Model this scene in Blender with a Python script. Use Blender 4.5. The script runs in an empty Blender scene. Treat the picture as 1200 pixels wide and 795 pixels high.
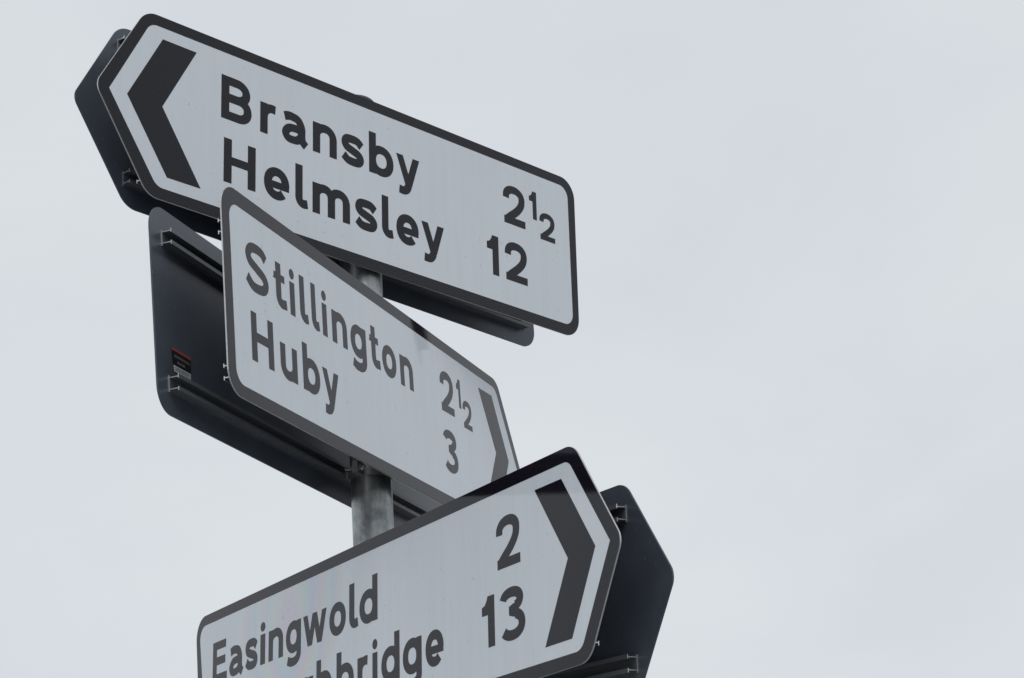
import bpy, math, random
from mathutils import Vector, Matrix
from mathutils.geometry import delaunay_2d_cdt

random.seed(7)
S = bpy.context.scene
EYE = 1.6                                     # camera height above the ground

# ------------------------------------------------------------------ camera
fw = Vector((0.07077751539026912, 0.94979210737568, 0.3047712192482174))
rt = Vector((0.996511030831217, -0.05377869973625886, -0.06382489237266767))
up = Vector((0.0442301791414586, -0.3082252491629167, 0.9502846347445444))
cam_data = bpy.data.cameras.new('camera')
cam_data.sensor_fit = 'HORIZONTAL'
cam_data.sensor_width = 36.0
cam_data.lens = 2427.92 / 1200.0 * 36.0
cam_data.clip_start = 0.05
cam_data.clip_end = 12000.0
cam = bpy.data.objects.new('camera', cam_data)
S.collection.objects.link(cam)
m = Matrix((rt, up, -fw)).transposed().to_4x4()
m.translation = Vector((0.0, -4.288936, EYE))
cam.matrix_world = m
S.camera = cam

# ------------------------------------------------------------------ world: overcast daylight
SUN_EL, SUN_ROT = math.radians(46), math.radians(182)
w = bpy.data.worlds.new('World')
S.world = w
w.use_nodes = True
nt = w.node_tree
nt.nodes.clear()
out = nt.nodes.new('ShaderNodeOutputWorld')
sky = nt.nodes.new('ShaderNodeTexSky')
sky.sky_type = 'NISHITA'
sky.sun_disc = False
sky.sun_elevation = SUN_EL
sky.sun_rotation = SUN_ROT
bg_sky = nt.nodes.new('ShaderNodeBackground')
bg_sky.inputs['Strength'].default_value = 0.08
nt.links.new(sky.outputs['Color'], bg_sky.inputs['Color'])
tc = nt.nodes.new('ShaderNodeTexCoord')
mp = nt.nodes.new('ShaderNodeMapping')
mp.inputs['Scale'].default_value = (1.0, 1.0, 2.2)
nz = nt.nodes.new('ShaderNodeTexNoise')
nz.inputs['Scale'].default_value = 3.2
nz.inputs['Detail'].default_value = 7.0
nz.inputs['Roughness'].default_value = 0.52
nz.inputs['Distortion'].default_value = 0.35
rp = nt.nodes.new('ShaderNodeValToRGB')
rp.color_ramp.elements[0].position = 0.32
rp.color_ramp.elements[1].position = 0.66
rp.color_ramp.elements[0].color = (0.668, 0.708, 0.750, 1)
rp.color_ramp.elements[1].color = (0.736, 0.767, 0.796, 1)
nt.links.new(tc.outputs['Generated'], mp.inputs['Vector'])
nt.links.new(mp.outputs['Vector'], nz.inputs['Vector'])
nt.links.new(nz.outputs['Fac'], rp.inputs['Fac'])
bg_cloud = nt.nodes.new('ShaderNodeBackground')
bg_cloud.inputs['Strength'].default_value = 1.0
nt.links.new(rp.outputs['Color'], bg_cloud.inputs['Color'])
mix = nt.nodes.new('ShaderNodeMixShader')
mix.inputs['Fac'].default_value = 0.95
nt.links.new(bg_sky.outputs[0], mix.inputs[1])
nt.links.new(bg_cloud.outputs[0], mix.inputs[2])
nt.links.new(mix.outputs[0], out.inputs['Surface'])

sd = bpy.data.lights.new('sun', 'SUN')
sd.energy = 1.0
sd.angle = math.radians(40)
sd.color = (1.0, 0.985, 0.965)
so = bpy.data.objects.new('sun', sd)
S.collection.objects.link(so)
sun_dir = Vector((math.sin(SUN_ROT) * math.cos(SUN_EL), math.cos(SUN_ROT) * math.cos(SUN_EL), math.sin(SUN_EL)))
so.rotation_euler = (-sun_dir).to_track_quat('-Z', 'Y').to_euler()
so.location = (0, 0, 20)

S.view_settings.view_transform = 'Standard'
S.view_settings.look = 'None'
S.view_settings.gamma = 1.0
S.view_settings.exposure = 0.0
S.view_settings.use_curve_mapping = False

# ------------------------------------------------------------------ materials
def node_mat(name):
    mt = bpy.data.materials.new(name)
    mt.use_nodes = True
    t = mt.node_tree
    return mt, t, t.nodes['Principled BSDF']

def noise(t, scale, detail=4, rough=0.5, stretch=(1, 1, 1), coord='Object'):
    c = t.nodes.new('ShaderNodeTexCoord')
    mpn = t.nodes.new('ShaderNodeMapping')
    mpn.inputs['Scale'].default_value = stretch
    n = t.nodes.new('ShaderNodeTexNoise')
    n.inputs['Scale'].default_value = scale
    n.inputs['Detail'].default_value = detail
    n.inputs['Roughness'].default_value = rough
    t.links.new(c.outputs[coord], mpn.inputs['Vector'])
    t.links.new(mpn.outputs['Vector'], n.inputs['Vector'])
    return n.outputs['Fac']

def ramp(t, fac, stops):
    r = t.nodes.new('ShaderNodeValToRGB')
    e = r.color_ramp.elements
    while len(e) < len(stops):
        e.new(0.5)
    for k, (p, c) in enumerate(stops):
        e[k].position = p
        e[k].color = (*c, 1)
    t.links.new(fac, r.inputs['Fac'])
    return r.outputs['Color']

def mul(t, a, b, fac=1.0):
    x = t.nodes.new('ShaderNodeMix')
    x.data_type = 'RGBA'
    x.blend_type = 'MULTIPLY'
    x.inputs[0].default_value = fac
    t.links.new(a, x.inputs[6])
    t.links.new(b, x.inputs[7])
    return x.outputs[2]

def bump(t, b, fac, strength, dist):
    bn = t.nodes.new('ShaderNodeBump')
    bn.inputs['Strength'].default_value = strength
    bn.inputs['Distance'].default_value = dist
    t.links.new(fac, bn.inputs['Height'])
    t.links.new(bn.outputs['Normal'], b.inputs['Normal'])

def make_face_mat(film_at=None):
    # white prismatic sheeting: streaky rain dirt, small specks, a smooth clear film on top
    mt, t, b = node_mat('white_sheeting')
    streak = ramp(t, noise(t, 9, 5, 0.6, (5, 5, 0.35)), [(0.30, (0.965, 0.965, 0.962)), (0.62, (1, 1, 1))])
    cloud = ramp(t, noise(t, 3.2, 3, 0.5), [(0.3, (0.965, 0.975, 0.985)), (0.7, (1, 1, 1))])
    speck = ramp(t, noise(t, 90, 2, 0.5), [(0.25, (0.80, 0.80, 0.80)), (0.29, (1, 1, 1))])
    basec = t.nodes.new('ShaderNodeRGB')
    basec.outputs[0].default_value = (0.68, 0.72, 0.77, 1)
    c = mul(t, mul(t, mul(t, basec.outputs[0], streak), cloud), speck)
    t.links.new(c, b.inputs['Base Color'])
    b.inputs['Roughness'].default_value = 0.06
    b.inputs['IOR'].default_value = 1.44
    if film_at is not None:
        # the clear prism film is a touch thicker in one place and shows a faint play of colour there
        c0 = t.nodes.new('ShaderNodeTexCoord')
        wob = t.nodes.new('ShaderNodeTexNoise')
        wob.inputs['Scale'].default_value = 5.0
        wob.inputs['Detail'].default_value = 1.0
        add = t.nodes.new('ShaderNodeVectorMath')
        add.operation = 'MULTIPLY_ADD'
        add.inputs[1].default_value = (0.16, 0.16, 0.16)
        t.links.new(c0.outputs['Object'], wob.inputs['Vector'])
        t.links.new(wob.outputs['Color'], add.inputs[0])
        t.links.new(c0.outputs['Object'], add.inputs[2])
        dist = t.nodes.new('ShaderNodeVectorMath')
        dist.operation = 'DISTANCE'
        dist.inputs[1].default_value = Vector(film_at) + Vector((0.08, 0.08, 0.08))
        t.links.new(add.outputs[0], dist.inputs[0])
        mr = t.nodes.new('ShaderNodeMapRange')
        mr.interpolation_type = 'SMOOTHSTEP'
        mr.inputs['From Min'].default_value = 0.36
        mr.inputs['From Max'].default_value = 0.0
        mr.inputs['To Min'].default_value = 0.0
        mr.inputs['To Max'].default_value = 620.0
        t.links.new(dist.outputs['Value'], mr.inputs['Value'])
        t.links.new(mr.outputs['Result'], b.inputs['Thin Film Thickness'])
        b.inputs['Thin Film IOR'].default_value = 1.55
    bump(t, b, noise(t, 14, 2, 0.4), 0.06, 0.002)
    return mt

def make_vinyl_mat():
    mt, t, b = node_mat('black_vinyl')
    c = ramp(t, noise(t, 420, 3, 0.7), [(0.3, (0.003, 0.0028, 0.005)), (0.75, (0.016, 0.0145, 0.023))])
    t.links.new(c, b.inputs['Base Color'])
    b.inputs['Roughness'].default_value = 0.06
    b.inputs['IOR'].default_value = 1.37
    bump(t, b, noise(t, 320, 2, 0.5), 0.05, 0.0006)
    return mt

def make_backing_mat():
    mt, t, b = node_mat('dark_grey_backing')
    c = ramp(t, noise(t, 6, 6, 0.6), [(0.3, (0.058, 0.067, 0.087)), (0.7, (0.086, 0.098, 0.123))])
    fleck = ramp(t, noise(t, 130, 2, 0.5), [(0.735, (0, 0, 0)), (0.775, (0.16, 0.165, 0.17))])
    ad = t.nodes.new('ShaderNodeMix')
    ad.data_type = 'RGBA'
    ad.blend_type = 'ADD'
    ad.inputs[0].default_value = 1.0
    t.links.new(c, ad.inputs[6])
    t.links.new(fleck, ad.inputs[7])
    t.links.new(ad.outputs[2], b.inputs['Base Color'])
    b.inputs['Roughness'].default_value = 0.33
    b.inputs['IOR'].default_value = 1.45
    bump(t, b, noise(t, 160, 2, 0.5), 0.05, 0.0006)
    return mt

def make_aluminium(name, col, rough, metal=1.0):
    mt, t, b = node_mat(name)
    lo = tuple(x * 0.8 for x in col)
    c = ramp(t, noise(t, 120, 4, 0.6), [(0.3, lo), (0.7, col)])
    t.links.new(c, b.inputs['Base Color'])
    b.inputs['Metallic'].default_value = metal
    b.inputs['Roughness'].default_value = rough
    return mt

def make_galv():
    mt, t, b = node_mat('galvanised_steel')
    c1 = ramp(t, noise(t, 16, 8, 0.68), [(0.30, (0.15, 0.155, 0.16)), (0.50, (0.32, 0.335, 0.34)), (0.76, (0.54, 0.565, 0.565))])
    c2 = ramp(t, noise(t, 24, 5, 0.6, (2.2, 2.2, 0.16)), [(0.32, (0.72, 0.70, 0.70)), (0.58, (1, 1, 1))])
    v = t.nodes.new('ShaderNodeTexVoronoi')
    v.inputs['Scale'].default_value = 70
    cc = t.nodes.new('ShaderNodeTexCoord')
    t.links.new(cc.outputs['Object'], v.inputs['Vector'])
    c3 = ramp(t, v.outputs['Distance'], [(0.0, (0.86, 0.87, 0.88)), (0.7, (1, 1, 1))])
    t.links.new(mul(t, mul(t, c1, c2), c3), b.inputs['Base Color'])
    b.inputs['Metallic'].default_value = 0.85
    b.inputs['Roughness'].default_value = 0.38
    bump(t, b, noise(t, 45, 5, 0.6), 0.25, 0.001)
    return mt

def plain(name, col, rough, metal=0.0, var=0.85, sc=60):
    mt, t, b = node_mat(name)
    c = ramp(t, noise(t, sc, 4, 0.6), [(0.3, tuple(x * var for x in col)), (0.7, col)])
    t.links.new(c, b.inputs['Base Color'])
    b.inputs['Roughness'].default_value = rough
    b.inputs['Metallic'].default_value = metal
    return mt

M = dict(
    face=make_face_mat(), face_sheen=make_face_mat((-0.19, 0.22, 0.115)), vinyl=make_vinyl_mat(), back=make_backing_mat(),
    edge=make_aluminium('cut_aluminium_edge', (0.62, 0.63, 0.64), 0.35, 0.7),
    rail=plain('grey_coated_rail', (0.13, 0.14, 0.155), 0.38),
    railend=make_aluminium('bare_aluminium', (0.72, 0.73, 0.74), 0.32, 0.75),
    galv=make_galv(), zinc=make_aluminium('zinc_plated_steel', (0.34, 0.33, 0.33), 0.42, 0.8),
    bolt=make_aluminium('stainless_steel', (0.75, 0.75, 0.76), 0.22, 1.0),
    cap=plain('black_plastic', (0.02, 0.021, 0.023), 0.4),
    stick=plain('black_label', (0.012, 0.011, 0.014), 0.3), stickw=plain('pale_label', (0.55, 0.57, 0.59), 0.4),
    stickr=plain('red_label', (0.33, 0.085, 0.06), 0.4), stickt=plain('grey_print', (0.17, 0.16, 0.165), 0.4),
    bounce_ground=plain('pale_bounce_ground', (0.27, 0.27, 0.265), 0.9, var=0.75, sc=0.7),  # unseen ground, made pale to bounce more light up onto the signs
)

# ------------------------------------------------------------------ helpers
def mesh_obj(name, verts, faces, mat, parent=None, origin=None, smooth=False, face_mats=None):
    me = bpy.data.meshes.new(name)
    o0 = Vector(origin) if origin is not None else Vector((0, 0, 0))
    me.from_pydata([Vector(v) - o0 for v in verts], [], faces)
    mats = mat if isinstance(mat, (list, tuple)) else [mat]
    for x in mats:
        me.materials.append(x)
    if face_mats:
        for p, k in zip(me.polygons, face_mats):
            p.material_index = k
    for p in me.polygons:
        p.use_smooth = smooth
    me.update()
    o = bpy.data.objects.new(name, me)
    S.collection.objects.link(o)
    if parent is not None:
        o.parent = parent
    else:
        o.location = o0
    return o

def thing(name, label, cat, loc, group=None):
    o = bpy.data.objects.new(name, None)
    S.collection.objects.link(o)
    o.location = loc
    o.empty_display_size = 0.1
    o['label'] = label
    o['category'] = cat
    if group:
        o['group'] = group
    return o

def rounded(poly, radii, seg=10):
    n = len(poly)
    res = []
    for k in range(n):
        p = Vector(poly[k]); a = Vector(poly[k - 1]); b = Vector(poly[(k + 1) % n])
        r = radii[k]
        if r <= 0:
            res.append(p); continue
        d1 = (a - p).normalized(); d2 = (b - p).normalized()
        ang = d1.angle(d2)
        t = r / math.tan(ang / 2)
        t = min(t, 0.48 * (a - p).length, 0.48 * (b - p).length)
        r = t * math.tan(ang / 2)
        c = p + (d1 + d2).normalized() * (r / math.sin(ang / 2))
        s = p + d1 * t - c; e = p + d2 * t - c
        a0 = math.atan2(s.y, s.x); a1 = math.atan2(e.y, e.x)
        da = (a1 - a0 + math.pi) % (2 * math.pi) - math.pi
        for j in range(seg + 1):
            x = a0 + da * j / seg
            res.append(c + Vector((math.cos(x), math.sin(x))) * r)
    return res

def area(p):
    return 0.5 * sum(p[k - 1][0] * p[k][1] - p[k][0] * p[k - 1][1] for k in range(len(p)))

def union(polys, holes=()):
    """flat union of 2-D polygons (minus hole polygons) as (points, triangles)"""
    pts, fcs = [], []
    for p in list(polys) + list(holes):
        q = list(p)
        if abs(area(q)) < 1e-9:
            continue
        if area(q) < 0:
            q.reverse()
        fcs.append(list(range(len(pts), len(pts) + len(q))))
        pts += [Vector((x[0], x[1])) for x in q]
    v, _, f, _, _, of = delaunay_2d_cdt(pts, [], fcs, 0, 1e-6)
    keep = []
    nh = len(fcs) - len(holes)
    for tri, src in zip(f, of):
        if src and all(k < nh for k in src):
            keep.append(list(tri))
    return v, keep

# ------------------------------------------------------------------ lettering (drawn stroke by stroke)
HV, HH = 0.157, 0.140                         # half stroke: upright, level

def pen(pts, a=HV, b=HH):
    """quads along a centre line; the stroke is a bit thinner where it runs level"""
    P = [Vector(p) for p in pts]
    P = [p for k, p in enumerate(P) if k == 0 or (p - P[k - 1]).length > 1e-5]
    L, R = [], []
    for k, p in enumerate(P):
        d = (P[min(k + 1, len(P) - 1)] - P[max(k - 1, 0)]).normalized()
        n = Vector((-d.y, d.x))
        h = math.sqrt((a * n.x) ** 2 + (b * n.y) ** 2)
        L.append(p + n * h); R.append(p - n * h)
    res = []
    for k in range(len(P) - 1):                # triangles stay sound where a tight bend folds the inner side
        res += [[L[k], R[k], R[k + 1]], [L[k], R[k + 1], L[k + 1]]]
    return res

def arc(cx, cy, rx, ry, a0, a1, n=18, e=2.15):
    res = []
    for k in range(n + 1):
        t = math.radians(a0 + (a1 - a0) * k / n)
        c, s = math.cos(t), math.sin(t)
        res.append((cx + rx * math.copysign(abs(c) ** (2 / e), c), cy + ry * math.copysign(abs(s) ** (2 / e), s)))
    return res

def smooth_path(pts, n=14):
    P = [Vector(p) for p in pts]
    P = [P[0] * 2 - P[1]] + P + [P[-1] * 2 - P[-2]]
    res = []
    for k in range(1, len(P) - 2):
        p0, p1, p2, p3 = P[k - 1:k + 3]
        for j in range(n):
            t = j / n
            res.append(0.5 * ((2 * p1) + (p2 - p0) * t + (2 * p0 - 5 * p1 + 4 * p2 - p3) * t * t + (3 * p1 - p0 - 3 * p2 + p3) * t ** 3))
    res.append(P[-2])
    return res

def box(x0, y0, x1, y1):
    return [(x0, y0), (x1, y0), (x1, y1), (x0, y1)]

def bar(x0, y0, x1, y1, h=0.15):
    """slanting bar with level ends, h = half its level width"""
    return [(x0 - h, y0), (x0 + h, y0), (x1 + h, y1), (x1 - h, y1)]

def arch(x0, x1, top=1.0, foot=0.0):
    cx = (x0 + x1) / 2 + 0.02
    return pen([(x0, 0.45)] + arc(cx, 0.58, cx - x0, top - HH + 0.02 - 0.58, 180, 90)[0:] + arc(cx, 0.58, x1 - cx, top - HH + 0.02 - 0.58, 90, 0)[1:] + [(x1, foot)])

def bowl(x0, x1):
    return pen(arc((x0 + x1) / 2, 0.5, (x1 - x0) / 2, 0.5 - HH + 0.02, 0, 375, 50))

def glyph(ch):
    """(polygons, width) with x-height 1 and capital height 1.4"""
    S2 = 2 * HV
    if ch == 'n':
        W = 1.03; return [box(0, 0, S2, 1)] + arch(HV, W - HV), W
    if ch == 'h':
        W = 1.03; return [box(0, 0, S2, 1.4)] + arch(HV, W - HV), W
    if ch == 'u':
        W = 1.03
        P = [box(0, 0, S2, 1)] + arch(HV, W - HV)
        return [[(W - x, 1 - y) for x, y in p] for p in P], W
    if ch == 'm':
        W = 1.60; return [box(0, 0, S2, 1)] + arch(HV, W / 2) + arch(W / 2, W - HV), W
    if ch == 'b':
        W = 1.10; return [box(0, 0, S2, 1.4)] + bowl(HV, W - HV), W
    if ch == 'd':
        W = 1.10; return [box(W - S2, 0, W, 1.4)] + bowl(HV, W - HV), W
    if ch == 'g':
        W = 1.10; x = W - HV
        return [box(W - S2, -0.08, W, 1)] + bowl(HV, x) + pen([(x, 0.1)] + arc(W / 2 - 0.02, -0.04, x - W / 2 + 0.02, 0.40 - HH, 0, -90) + smooth_path([(W / 2 - 0.02, -0.44 + HH), (0.36, -0.29), (0.13, -0.215)], 6)[1:]), W
    if ch == 'o':
        W = 1.08; return bowl(HV, W - HV), W
    if ch == 'e':
        W = 1.02; rx = W / 2 - HV
        return pen([(HV, 0.455), (W - 0.012, 0.455)], HV, 0.115) + pen(arc(W / 2, 0.5, rx, 0.5 - HH + 0.02, -4, 316, 44)), W
    if ch == 's':
        W = 0.97
        return pen(smooth_path([(W - 0.10, 0.73), (W - 0.27, 0.855), (W / 2 - 0.01, 1 - HH + 0.02), (0.235, 0.85), (0.155, 0.715), (0.235, 0.58), (W / 2, 0.495), (W - 0.235, 0.41), (W - 0.15, 0.275), (W - 0.24, 0.145), (W / 2 - 0.01, HH - 0.02), (0.26, 0.15), (0.085, 0.275)])), W
    if ch == 'S':
        W = 1.36
        return pen(smooth_path([(W - 0.16, 1.10), (W - 0.37, 1.245), (W / 2 - 0.02, 1.4 - HH + 0.02), (0.34, 1.225), (0.185, 1.035), (0.29, 0.84), (W / 2 - 0.02, 0.705), (W - 0.30, 0.56), (W - 0.165, 0.375), (W - 0.31, 0.18), (W / 2 - 0.02, HH - 0.02), (0.36, 0.165), (0.09, 0.345)])), W
    if ch == 'a':
        W = 1.09; x = 0.80
        top = smooth_path([(0.10, 0.825), (0.28, 0.875), (0.44, 1 - HH + 0.015), (0.66, 0.82), (x - 0.01, 0.62), (x, 0.36), (x + 0.012, 0.24), (x + 0.065, 0.14), (W - 0.105, 0.045)])
        b = smooth_path([(x, 0.50), (0.50, 0.515), (0.28, 0.465), (0.15, 0.30), (0.24, 0.145), (0.42, HH - 0.02), (0.62, 0.15), (x, 0.29)])
        return pen(top) + pen(b, HV * 0.94, HH * 0.92), W
    if ch == 't':
        W = 0.82; x = 0.325
        return [box(x - HV, 0.36, x + HV, 1.32), [(0.0, 0.80), (0.70, 0.78), (0.70, 1.0), (0.05, 1.0), (0.05, 0.88)]] + pen([(x, 0.5)] + arc(x + 0.23, 0.36, 0.23, 0.36 - HH, 180, 270) + [(W - 0.02, HH + 0.03)]), W
    if ch == 'l':
        W = 0.53
        return [box(0, 0.36, S2, 1.4)] + pen([(HV, 0.45)] + arc(HV + 0.22, 0.36, 0.22, 0.36 - HH, 180, 270) + [(W, HH + 0.03)]), W
    if ch == 'i':
        W = 0.31; c = W / 2
        return [box(c - HV, 0, c + HV, 1), arc(c, 1.245, 0.155, 0.155, 0, 345, 23, 2.0)], W
    if ch == 'r':
        W = 0.64
        return [box(0, 0, S2, 1)] + pen([(HV, 0.45)] + arc(0.52, 0.55, 0.52 - HV, 1 - HH + 0.015 - 0.55, 180, 90) + [(W, 1 - HH + 0.005)]), W
    if ch == 'y':
        W = 1.08
        tail = pen(smooth_path([(0.575, 0.02), (0.515, -0.10), (0.42, -0.19), (0.28, -0.215), (0.13, -0.20)], 8))
        return [bar(0.56, 0.02, 0.155, 1.0, 0.155), bar(0.565, -0.02, W - 0.155, 1.0, 0.155)] + tail, W
    if ch == 'w':
        W = 1.60; h = 0.15
        return [bar(0.47, 0, 0.15, 1, h), bar(0.47, 0, W / 2, 1, h), bar(W - 0.47, 0, W / 2, 1, h), bar(W - 0.47, 0, W - 0.15, 1, h)], W
    if ch == 'H':
        W = 1.26; return [box(0, 0, S2, 1.4), box(W - S2, 0, W, 1.4), box(HV, 0.585, W - HV, 0.85)], W
    if ch == 'E':
        W = 1.12; return [box(0, 0, S2, 1.4), box(HV, 1.4 - 2 * HH, W - 0.10, 1.4), box(HV, 0.585, W - 0.14, 0.585 + 2 * HH), box(HV, 0, W, 2 * HH)], W
    if ch == 'B':
        W = 1.20
        y0, y1, y2 = HH, 0.715, 1.4 - HH
        lo = pen([(HV, y1), (W - 0.52, y1)] + arc(W - 0.52, (y0 + y1) / 2, 0.52 - HV, (y1 - y0) / 2, 90, -90, 24) + [(HV, y0)])
        hi = pen([(HV, y1), (W - 0.60, y1)] + arc(W - 0.60, (y1 + y2) / 2, 0.60 - HV - 0.06, (y2 - y1) / 2, -90, 90, 24) + [(HV, y2)])
        return [box(0, 0, S2, 1.4)] + lo + hi, W
    if ch == '1':
        W = 0.59
        return [box(W - S2, 0, W, 1.4), [(0, 0.89), (W - HV, 0.89), (W - HV, 1.4), (W - S2, 1.4), (W - S2 - 0.05, 1.28), (W - S2 - 0.14, 1.17), (0, 1.125)]], W
    if ch == '2':
        W = 1.15
        top = pen([(0.165, 0.93)] + arc(0.575, 1.0, 0.41, 0.42 - HH, 170, 0, 30) + smooth_path([(0.985, 1.0), (0.96, 0.84), (0.86, 0.68), (0.66, 0.49), (0.38, 0.29), (0.20, 0.15)], 8)[1:])
        return top + [box(0.05, 0, W, 0.265), [(0.05, 0.0), (0.45, 0.1), (0.40, 0.42), (0.05, 0.22)]], W
    if ch == '3':
        W = 1.20
        hi = pen(arc(0.585, 1.07, 0.40, 0.35 - HH, 172, -66, 34))
        lo = pen(arc(0.60, 0.405, 0.455, 0.425 - HH, 70, -150, 38))
        return hi + lo + [[(0.46, 0.665), (0.66, 0.60), (0.82, 0.56), (0.93, 0.70), (0.93, 0.79), (0.82, 0.96), (0.66, 0.955), (0.46, 0.895)]], W
    raise KeyError(ch)

GLYPH = {}
def letters2d(row):
    """one word: list of (points, triangles) in sheet coordinates"""
    _, _, b0, b1, cap, ls = row
    sc = cap / 1.4
    V, F = [], []
    for ch, u0, u1 in ls:
        if ch not in GLYPH:
            polys, W = glyph(ch)
            v, f = union(polys)
            xs = [p[0] for p in v]
            GLYPH[ch] = (v, f, min(xs), max(xs))
        v, f, x0, x1 = GLYPH[ch]
        k = len(V)
        V += [(u0 + (p[0] - x0) / (x1 - x0) * (u1 - u0), b0 + b1 * (u0 + u1) / 2 + p[1] * sc) for p in v]
        F += [[k + t for t in tri] for tri in f]
    return V, F

# ------------------------------------------------------------------ ground
R = 6000.0
g = mesh_obj('ground', [(-R, -R, 0), (R, -R, 0), (R, R, 0), (-R, R, 0)], [(0, 1, 2, 3)], M['bounce_ground'])
g['kind'] = 'structure'

# ------------------------------------------------------------------ the pole
POLE_R = 0.0437
POLE_TOP = EYE + 1.937
def ring(r, z, n=64):
    return [(r * math.cos(2 * math.pi * k / n), r * math.sin(2 * math.pi * k / n), z) for k in range(n)]

def lathe(prof, n=64):
    V, F = [], []
    for r, z in prof:
        V += ring(r, z, n)
    for j in range(len(prof) - 1):
        for k in range(n):
            a, b = j * n + k, j * n + (k + 1) % n
            F.append((a, b, b + n, a + n))
    return V, F

pole = thing('sign_post', 'round galvanised steel pole carrying the three arrow signs', 'pole', (0, 0, 0))
V, F = lathe([(POLE_R, -0.3), (POLE_R, POLE_TOP)])
mesh_obj('post_tube', V, F, M['galv'], pole, smooth=True)
prof = [(POLE_R + 0.0008, POLE_TOP - 0.030), (POLE_R + 0.003, POLE_TOP - 0.029), (POLE_R + 0.003, POLE_TOP + 0.004)]
for k in range(1, 9):
    a = math.radians(90 * k / 8)
    prof.append(((POLE_R + 0.003) * math.cos(a) + 0.0004, POLE_TOP + 0.004 + 0.022 * math.sin(a)))
V, F = lathe(prof, 48)
F.append(tuple(range(len(V) - 48, len(V))))
mesh_obj('post_cap', V, F, M['cap'], pole, smooth=True)

# ------------------------------------------------------------------ signs
class Sheet:
    """a flat panel's own axes: u along, w up, n towards its visible side"""
    def __init__(s, c, U, W):
        s.c = Vector(c) + Vector((0, 0, EYE)); s.U = Vector(U).normalized()
        s.W = Vector(W).normalized(); s.N = s.U.cross(s.W).normalized()
    def __call__(s, u, w, n=0.0):
        return s.c + s.U * u + s.W * w + s.N * n

def plate(sh, outline, parent, org, n0, n1, mats):
    """solid plate between depths n0 (far) and n1 (near): mats = near face, far face, edge"""
    k = len(outline)
    if area(outline) < 0:
        outline = outline[::-1]
    V = [sh(p[0], p[1], n1) for p in outline] + [sh(p[0], p[1], n0) for p in outline]
    F = [tuple(range(k)), tuple(range(2 * k - 1, k - 1, -1))]
    fm = [0, 1]
    for j in range(k):
        F.append((j, k + j, k + (j + 1) % k, (j + 1) % k)); fm.append(2)
    return mesh_obj('sign_plate', V, F, mats, parent, org, face_mats=fm)

def sheet(name, sh, v, f, n, mat, parent, org, flip=False):
    if flip:
        f = [t[::-1] for t in f]
    return mesh_obj(name, [sh(p[0], p[1], n) for p in v], f, mat, parent, org)

def shrink(poly, d):
    n = len(poly); res = []
    sgn = 1 if area(poly) > 0 else -1
    for k in range(n):
        p = Vector(poly[k]); a = (p - Vector(poly[k - 1])).normalized(); b = (Vector(poly[(k + 1) % n]) - p).normalized()
        na = Vector((-a.y, a.x)) * sgn; nb = Vector((-b.y, b.x)) * sgn
        m_ = na + nb
        res.append(p + m_ * (d / max(0.3, (1 + na.dot(nb)))))
    return res

def face_set(sh, outer, inner, chev, rows, plate_obj, org, side, face='face'):
    """reflective face, border, chevron and words; side = +1 on the near face, -1 on the far one"""
    n = (lambda x: x) if side > 0 else (lambda x: -0.003 - x)
    fl = side < 0
    o = shrink(outer, 0.0006)
    v, f = union([o])
    sheet('sign_face', sh, v, f, n(0.0003), M[face], plate_obj, org, fl)
    v, f = union([o], [inner])
    sheet('sign_border', sh, v, f, n(0.0006), M['vinyl'], plate_obj, org, fl)
    v, f = union([chev])
    sheet('arrow_chevron', sh, v, f, n(0.0006), M['vinyl'], plate_obj, org, fl)
    for row in rows:
        v, f = letters2d(row)
        digits = row[5][0][0].isdigit()
        o_ = sheet('distance_number' if digits else 'place_name', sh, v, f, n(0.0006), M['vinyl'], plate_obj, org, fl)
        o_['label'] = ('black number ' if digits else 'black lettering ') + row[0]

def rail(sh, u0, u1, w, n_plate, sgn, parent, org, depth=0.021):
    """aluminium channel with lipped flanges, running along a plate's inner side"""
    h = 0.0122; t = 0.0020; lip = 0.0036; foot = 0.0034
    prof = [(-h - foot, 0), (h + foot, 0), (h + foot, t), (h, t), (h, depth - t), (h + lip, depth - t), (h + lip, depth),
            (h - t - lip * 0.6, depth), (h - t - lip * 0.6, depth - t), (h - t, depth - t), (h - t, t), (-h + t, t), (-h + t, depth - t), (-h + t + lip * 0.6, depth - t),
            (-h + t + lip * 0.6, depth), (-h - lip, depth), (-h - lip, depth - t), (-h, depth - t), (-h, t), (-h - foot, t)]
    k = len(prof)
    P = lambda u, p: sh(u, w + p[0], n_plate + sgn * p[1])
    V = [P(u0, p) for p in prof] + [P(u1, p) for p in prof]
    tri_v, tri_f = union([prof])
    F, fm = [], []
    for j in range(k):
        F.append((j, (j + 1) % k, k + (j + 1) % k, k + j)); fm.append(0)
    # end caps use the profile's own triangulation, matched back to its points
    idx = [min(range(k), key=lambda q: (Vector(prof[q]) - p).length) for p in tri_v]
    for tri in tri_f:
        a = [idx[t_] for t_ in tri]
        F.append(tuple(a)); fm.append(1)
        F.append(tuple(k + x for x in reversed(a))); fm.append(1)
    return mesh_obj('mounting_rail', V, F, [M['rail'], M['railend']], parent, org, face_mats=fm)

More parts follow.
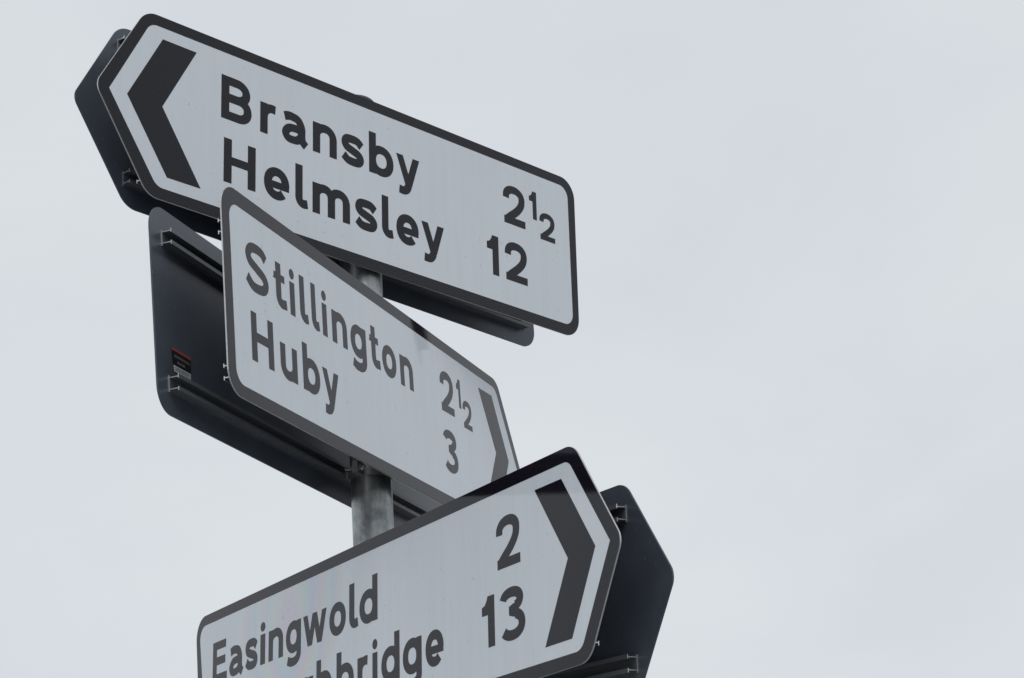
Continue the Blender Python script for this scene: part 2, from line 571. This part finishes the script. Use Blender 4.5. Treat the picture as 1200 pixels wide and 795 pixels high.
def hexbolt(c, axis, r, h, parent, org, name='clamp_bolt', tip=0.006):
    a = axis.normalized(); x = a.orthogonal().normalized(); y = a.cross(x)
    def rg(rad, d, n=6, ph=0.0):
        return [c + a * d + x * rad * math.cos(2 * math.pi * k / n + ph) + y * rad * math.sin(2 * math.pi * k / n + ph) for k in range(n)]
    V = rg(r * 0.9, 0) + rg(r, h * 0.15) + rg(r, h * 0.8) + rg(r * 0.82, h) + rg(r * 0.5, h) + rg(r * 0.5, h + tip)
    F = []
    for j in range(5):
        for k in range(6):
            F.append((j * 6 + k, j * 6 + (k + 1) % 6, (j + 1) * 6 + (k + 1) % 6, (j + 1) * 6 + k))
    F.append(tuple(range(30, 36)))
    F.append(tuple(range(5, -1, -1)))
    return mesh_obj(name, V, F, M['bolt'], parent, org)

def clamp(z, U, reach_front, reach_back, parent, org):
    """band round the pole at height z with an ear each side, U = level direction along the sign"""
    U = Vector((U[0], U[1], 0)).normalized(); N = Vector((U.y, -U.x, 0))
    r0, r1, h = POLE_R + 0.0004, POLE_R + 0.0042, 0.013
    ear = 0.030
    n = 40
    def P(a, r, zz): return N * (r * math.cos(a)) + U * (r * math.sin(a)) + Vector((0, 0, zz))
    # outline seen from above: two half rings, their ears meeting in a narrow slot at each side
    outl = []
    gap = 0.0025
    g1 = math.asin(gap / r1)
    for s0 in (0, 1):
        base = -math.pi / 2 + s0 * math.pi
        for j in range(n + 1):
            outl.append(P(base + g1 + 0.06 + (math.pi - 2 * g1 - 0.12) * j / n, r1, 0))
        sd = 1 if s0 == 0 else -1
        e1 = U * (sd * (r1 + ear))
        off = N * (gap + 0.0036) * (1 if s0 == 0 else -1)
        outl += [U * (sd * (r1 + 0.001)) + off, e1 + off, e1 - off, U * (sd * (r1 + 0.001)) - off]
    inner = [P(2 * math.pi * j / 72, r0, 0) for j in range(72)]
    v, f = union([[(p.x, p.y) for p in outl]], [[(p.x, p.y) for p in inner]])
    k = len(v)
    V = [Vector((p[0], p[1], z - h)) for p in v] + [Vector((p[0], p[1], z + h)) for p in v]
    F = [tuple(reversed(t)) for t in f] + [tuple(x + k for x in t) for t in f]
    edge = {}
    for t in f:
        for j in range(3):
            e = (t[j], t[(j + 1) % 3])
            if (e[1], e[0]) in edge: edge.pop((e[1], e[0]))
            else: edge[e] = 1
    for a, b in edge:
        F.append((a, b, b + k, a + k))
    c = mesh_obj('pole_clamp', V, F, M['zinc'], parent, org)
    for sd in (1, -1):
        ctr = U * (sd * (r1 + ear * 0.62)) + Vector((0, 0, z))
        hexbolt(ctr + N * 0.0062, N, 0.0075, 0.006, c, org)
        hexbolt(ctr - N * 0.0062, -N, 0.0075, 0.006, c, org, tip=0.016)
        # bracket stubs that carry the rails on both sides of the band
    for sd, reach in ((1, reach_front), (-1, reach_back)):
        if reach - POLE_R < 0.007:
            continue
        a, b = POLE_R + 0.0036, reach
        V = []
        for d in (a - 0.004, b):
            for x, zz in ((-0.014, -0.008), (0.014, -0.008), (0.014, 0.008), (-0.014, 0.008)):
                V.append(N * (sd * d) + U * x + Vector((0, 0, z + zz)))
        F = [(0, 3, 2, 1), (4, 5, 6, 7)] + [(j, (j + 1) % 4, 4 + (j + 1) % 4, 4 + j) for j in range(4)]
        mesh_obj('clamp_spacer', V, F, M['rail'], c, org)
    return c

def build_sign(d):
    f_sh, b_sh = Sheet(*d['front']), Sheet(*d['rear'])
    org = Vector((0, 0, f_sh.c.z))
    root = thing('direction_sign', d['label'], 'road sign', org, 'arrow signs on the pole')
    pm = [M['back'], M['back'], M['edge']]
    fo = rounded(d['outer'], d['r_out'])
    ro = rounded(d['twin'], d['r_out'])
    inn = rounded(d['inner'], d['r_in'])
    p1 = plate(f_sh, fo, root, org, -0.003, 0.0, pm)
    face_set(f_sh, fo, inn, d['chev'], d['rows'], p1, org, 1, d.get('face', 'face'))
    p2 = plate(b_sh, ro, root, org, -0.003, 0.0, [M['back']] * 3)
    face_set(b_sh, ro, inn if area(inn) > 0 else inn[::-1], d['chev'], [], p2, org, -1)
    for wz, u0, u1 in d['rails_front']:
        rail(f_sh, u0, u1, wz, -0.003, -1, root, org)
    for wz, u0, u1 in d['rails_rear']:
        rail(b_sh, u0, u1, wz, 0.0, 1, root, org)
    for wz in d['clamps']:
        zf = (f_sh(0, wz).z + b_sh(0, wz).z) / 2
        nh = Vector((f_sh.U.y, -f_sh.U.x, 0)).normalized()
        ax = Vector((0, 0, zf))
        df = f_sh.N.dot(f_sh.c - ax) / f_sh.N.dot(nh) - 0.0255
        db = -b_sh.N.dot(b_sh.c - ax) / b_sh.N.dot(nh) - 0.0225
        clamp(zf, f_sh.U, df, db, root, org)
    if 'sticker' in d:
        q = d['sticker']
        def lerp(a, b, t): return (a[0] + (b[0] - a[0]) * t, a[1] + (b[1] - a[1]) * t)
        def patch(s0, s1, t0, t1):
            f = lambda s, t: lerp(lerp(q[0], q[1], s), lerp(q[3], q[2], s), t)
            return [f(s0, t0), f(s1, t0), f(s1, t1), f(s0, t1)]
        def lay(name, pt, n, mat, par):
            if area(pt) < 0: pt = pt[::-1]
            return sheet(name, b_sh, pt, [list(range(len(pt)))], n, mat, par, org)
        st = lay('maker_sticker', patch(0, 1, 0, 1), 0.0004, M['stick'], p2)
        st['label'] = 'small black sticker with a red top strip and a pale lower strip'
        def grouped(name, patches, n, mat):
            V, F = [], []
            for pt in patches:
                if area(pt) < 0: pt = pt[::-1]
                F.append(list(range(len(V), len(V) + 4))); V += pt
            return sheet(name, b_sh, V, F, n, mat, p2, org)
        grouped('sticker_strip', [patch(0.0, 1.0, 0.0, 0.12)], 0.0007, M['stickr'])
        grouped('sticker_panel', [patch(0.02, 0.98, 0.73, 1.0)], 0.0007, M['stickw'])
        fine = []
        x = 0.12
        while x < 0.9:
            wd = random.uniform(0.05, 0.11); fine.append(patch(x, min(x + wd, 0.95), 0.27, 0.38)); x += wd + 0.025
        for x0, x1 in ((0.25, 0.36), (0.40, 0.47), (0.52, 0.66)):
            fine.append(patch(x0, x1, 0.50, 0.61))
        grouped('sticker_print', fine, 0.0007, M['stickt'])
        grouped('sticker_lines', [patch(0.10, 0.90, 0.80, 0.825), patch(0.10, 0.82, 0.88, 0.905)], 0.0010, M['stickt'])
    return root

ROWS = [
   ('Bransby', 0, 0.0267, 0.0045, 0.097, [('B', -0.4559, -0.3732), ('r', -0.3494, -0.306), ('a', -0.2881, -0.2129), ('n', -0.1995, -0.1287), ('s', -0.1144, -0.0467), ('b', -0.0309, 0.0455), ('y', 0.0545, 0.1283)]),
   ('Helmsley', 0, -0.114, -0.0007, 0.097, [('H', -0.4473, -0.3609), ('e', -0.3378, -0.2669), ('l', -0.2499, -0.213), ('m', -0.2006, -0.0902), ('s', -0.0743, -0.0075), ('l', 0.0071, 0.0432), ('e', 0.0521, 0.1229), ('y', 0.1319, 0.2054)]),
   ('A2', 0, 0.0271, 0, 0.097, [('2', 0.4119, 0.4899)]),
   ('Ah1', 0, 0.0612, 0, 0.0714, [('1', 0.506, 0.5329)]),
   ('Ah2', 0, 0.0179, 0, 0.0697, [('2', 0.542, 0.5982)]),
   ('A12', 0, -0.1152, 0, 0.097, [('1', 0.3503, 0.3907), ('2', 0.4126, 0.4912)]),
   ('Stillington', 1, 0.0247, -0.015, 0.0962, [('S', -0.6877, -0.5985), ('t', -0.5793, -0.5242), ('i', -0.511, -0.4906), ('l', -0.4692, -0.4331), ('l', -0.4197, -0.3856), ('i', -0.3726, -0.3521), ('n', -0.3298, -0.2612), ('g', -0.245, -0.1712), ('t', -0.1557, -0.1031), ('o', -0.0931, -0.0223), ('n', -0.0023, 0.0645)]),
   ('Huby', 1, -0.1124, -0.0122, 0.0962, [('H', -0.6751, -0.5887), ('u', -0.562, -0.4932), ('b', -0.4696, -0.397), ('y', -0.3856, -0.3133)]),
   ('B2', 1, 0.0221, 0, 0.0962, [('2', 0.2147, 0.2898)]),
   ('Bh1', 1, 0.0523, 0, 0.0687, [('1', 0.3103, 0.3334)]),
   ('Bh2', 1, 0.0112, 0, 0.0671, [('2', 0.3411, 0.3928)]),
   ('B3', 1, -0.1162, 0, 0.0962, [('3', 0.2129, 0.2905)]),
   ('Easingwold', 2, 0.0228, -0.0011, 0.095, [('E', -0.6957, -0.615), ('a', -0.6014, -0.5231), ('s', -0.513, -0.4481), ('i', -0.4334, -0.4082), ('n', -0.3901, -0.3161), ('g', -0.3014, -0.227), ('w', -0.2164, -0.1046), ('o', -0.0907, -0.0155), ('l', 0.0002, 0.0407), ('d', 0.0458, 0.1248)]),
   ('hbridge', 2, -0.1106, 0, 0.095, [('h', -0.1508, -0.0801), ('b', -0.0572, 0.0202), ('r', 0.0368, 0.0814), ('i', 0.102, 0.1232), ('d', 0.1398, 0.216), ('g', 0.2291, 0.305), ('e', 0.3204, 0.3903)]),
   ('C2', 2, 0.0241, 0, 0.095, [('2', 0.5905, 0.6732)]),
   ('C13', 2, -0.1113, 0, 0.095, [('1', 0.5344, 0.579), ('3', 0.599, 0.6843)]),
]
ROWS = [(n_.replace('A2', '2').replace('A12', '12').replace('B2', '2').replace('B3', '3').replace('C2', '2').replace('C13', '13')
         .replace('Ah1', 'raised 1 of a half').replace('Bh1', 'raised 1 of a half').replace('Ah2', 'lowered 2 of a half').replace('Bh2', 'lowered 2 of a half'), *r) for n_, *r in ROWS]
# the first letters of the lower name on the bottom sign, mostly below the picture
for k, r in enumerate(ROWS):
    if r[0] == 'hbridge':
        u = r[5][0][1]
        pre = []
        for ch, wd in (('g', 0.074), ('u', 0.070), ('o', 0.0735), ('r', 0.044), ('o', 0.0735), ('B', 0.083)):
            u1 = u - (0.016 if ch not in 'oB' else 0.013)
            pre.insert(0, (ch, u1 - wd, u1)); u = u1 - wd
        ROWS[k] = ('Boroughbridge', *r[1:5], pre + r[5])

SIGNS = [
    dict(label='topmost white arrow sign pointing left, reading Bransby and Helmsley',
         front=([0.04616, -0.04571, 1.72756], [0.703047, 0.710836, -0.020925], [0.033791, -0.004001, 0.999421]),
         rear=([-0.04498, 0.04008, 1.73475], [0.665727, 0.74591, -0.020626], [-0.011837, 0.038195, 0.9992]),
         outer=[[0.6783, 0.2025], [0.6766, -0.2051], [-0.6388, -0.1978], [-0.7722, -0.0002], [-0.6546, 0.1954]],
         twin=[[0.6902, 0.2003], [0.6902, -0.2001], [-0.6256, -0.2014], [-0.7585, 0.0006], [-0.6363, 0.2003]],
         inner=[[0.6518, 0.1788], [0.6539, -0.1781], [-0.6181, -0.1735], [-0.74, -0.0009], [-0.6424, 0.1716]],
         chev=[[-0.6107, 0.1467], [-0.5229, 0.1467], [-0.6083, 0.0002], [-0.5065, -0.1473], [-0.5929, -0.1475], [-0.6963, 0.0001]],
         rails_front=[(0.140, -0.645, 0.640), (-0.153, -0.648, 0.640)],
         rails_rear=[(0.152, -0.642, 0.650), (-0.142, -0.6337, 0.650)], clamps=(0.140, -0.150)),
    dict(label='middle white arrow sign pointing right and turned away, reading Stillington and Huby',
         front=([0.07408, -0.03412, 1.25013], [0.418432, 0.908214, -0.007818], [-0.013254, 0.014713, 0.999804]),
         rear=([-0.073, 0.02995, 1.24078], [0.379765, 0.925063, -0.006091], [-0.021386, 0.015362, 0.999653]),
         outer=[[-0.7725, 0.2196], [-0.7662, -0.1877], [0.5993, -0.209], [0.6994, -0.0358], [0.5714, 0.1834]],
         twin=[[-0.8098, 0.2019], [-0.7959, -0.1992], [0.6021, -0.2025], [0.7193, 0.0], [0.6107, 0.1877]],
         inner=[[-0.7445, 0.1873], [-0.7382, -0.1641], [0.5977, -0.1787], [0.6777, -0.0405], [0.5585, 0.1604]],
         chev=[[0.4478, 0.134], [0.5303, 0.1352], [0.6122, -0.0101], [0.5303, -0.1554], [0.4478, -0.1472], [0.5328, -0.0066]],
         rails_front=[(0.1402, -0.7435, 0.560), (-0.142, -0.7415, 0.560)],
         rails_rear=[(0.1406, -0.765, 0.560), (-0.1405, -0.7563, 0.560)], clamps=(0.140, -0.156),
         sticker=[[-0.7425, -0.065], [-0.6657, -0.0666], [-0.6674, -0.1108], [-0.7359, -0.1111]]),
    dict(label='lowest white arrow sign pointing right, cut off by the picture edge, reading Easingwold', face='face_sheen',
         front=([-0.05918, -0.03197, 0.72933], [0.475412, -0.879761, 0.002238], [0.039571, 0.023925, 0.99893]),
         rear=([0.06494, 0.03203, 0.71119], [0.441358, -0.896205, -0.044933], [0.031704, -0.034468, 0.998903]),
         outer=[[-0.8032, 0.1944], [-0.7469, -0.2118], [0.8826, -0.1921], [0.994, -0.0026], [0.8576, 0.1963]],
         twin=[[-0.7873, 0.1811], [-0.7873, -0.192], [0.8605, -0.192], [0.994, 0.0049], [0.8512, 0.1906]],
         inner=[[-0.7803, 0.1704], [-0.7156, -0.1712], [0.8615, -0.1697], [0.9598, -0.0001], [0.8406, 0.1699]],
         chev=[[0.7273, 0.1436], [0.8162, 0.143], [0.9152, 0.0002], [0.8335, -0.1445], [0.7473, -0.1449], [0.8288, -0.0026]],
         rails_front=[(0.135, -0.745, 0.845), (-0.1466, -0.745, 0.879)],
         rails_rear=[(0.1351, -0.745, 0.8538), (-0.1301, -0.745, 0.8672)], clamps=(0.135, -0.138)),
]
for k, d in enumerate(SIGNS):
    d['rows'] = [r for r in ROWS if r[1] == k]
    d['r_out'] = [0.05, 0.05, 0.05, 0.03, 0.05]
    d['r_in'] = [0.03, 0.03, 0.03, 0.0, 0.03]
    build_sign(d)
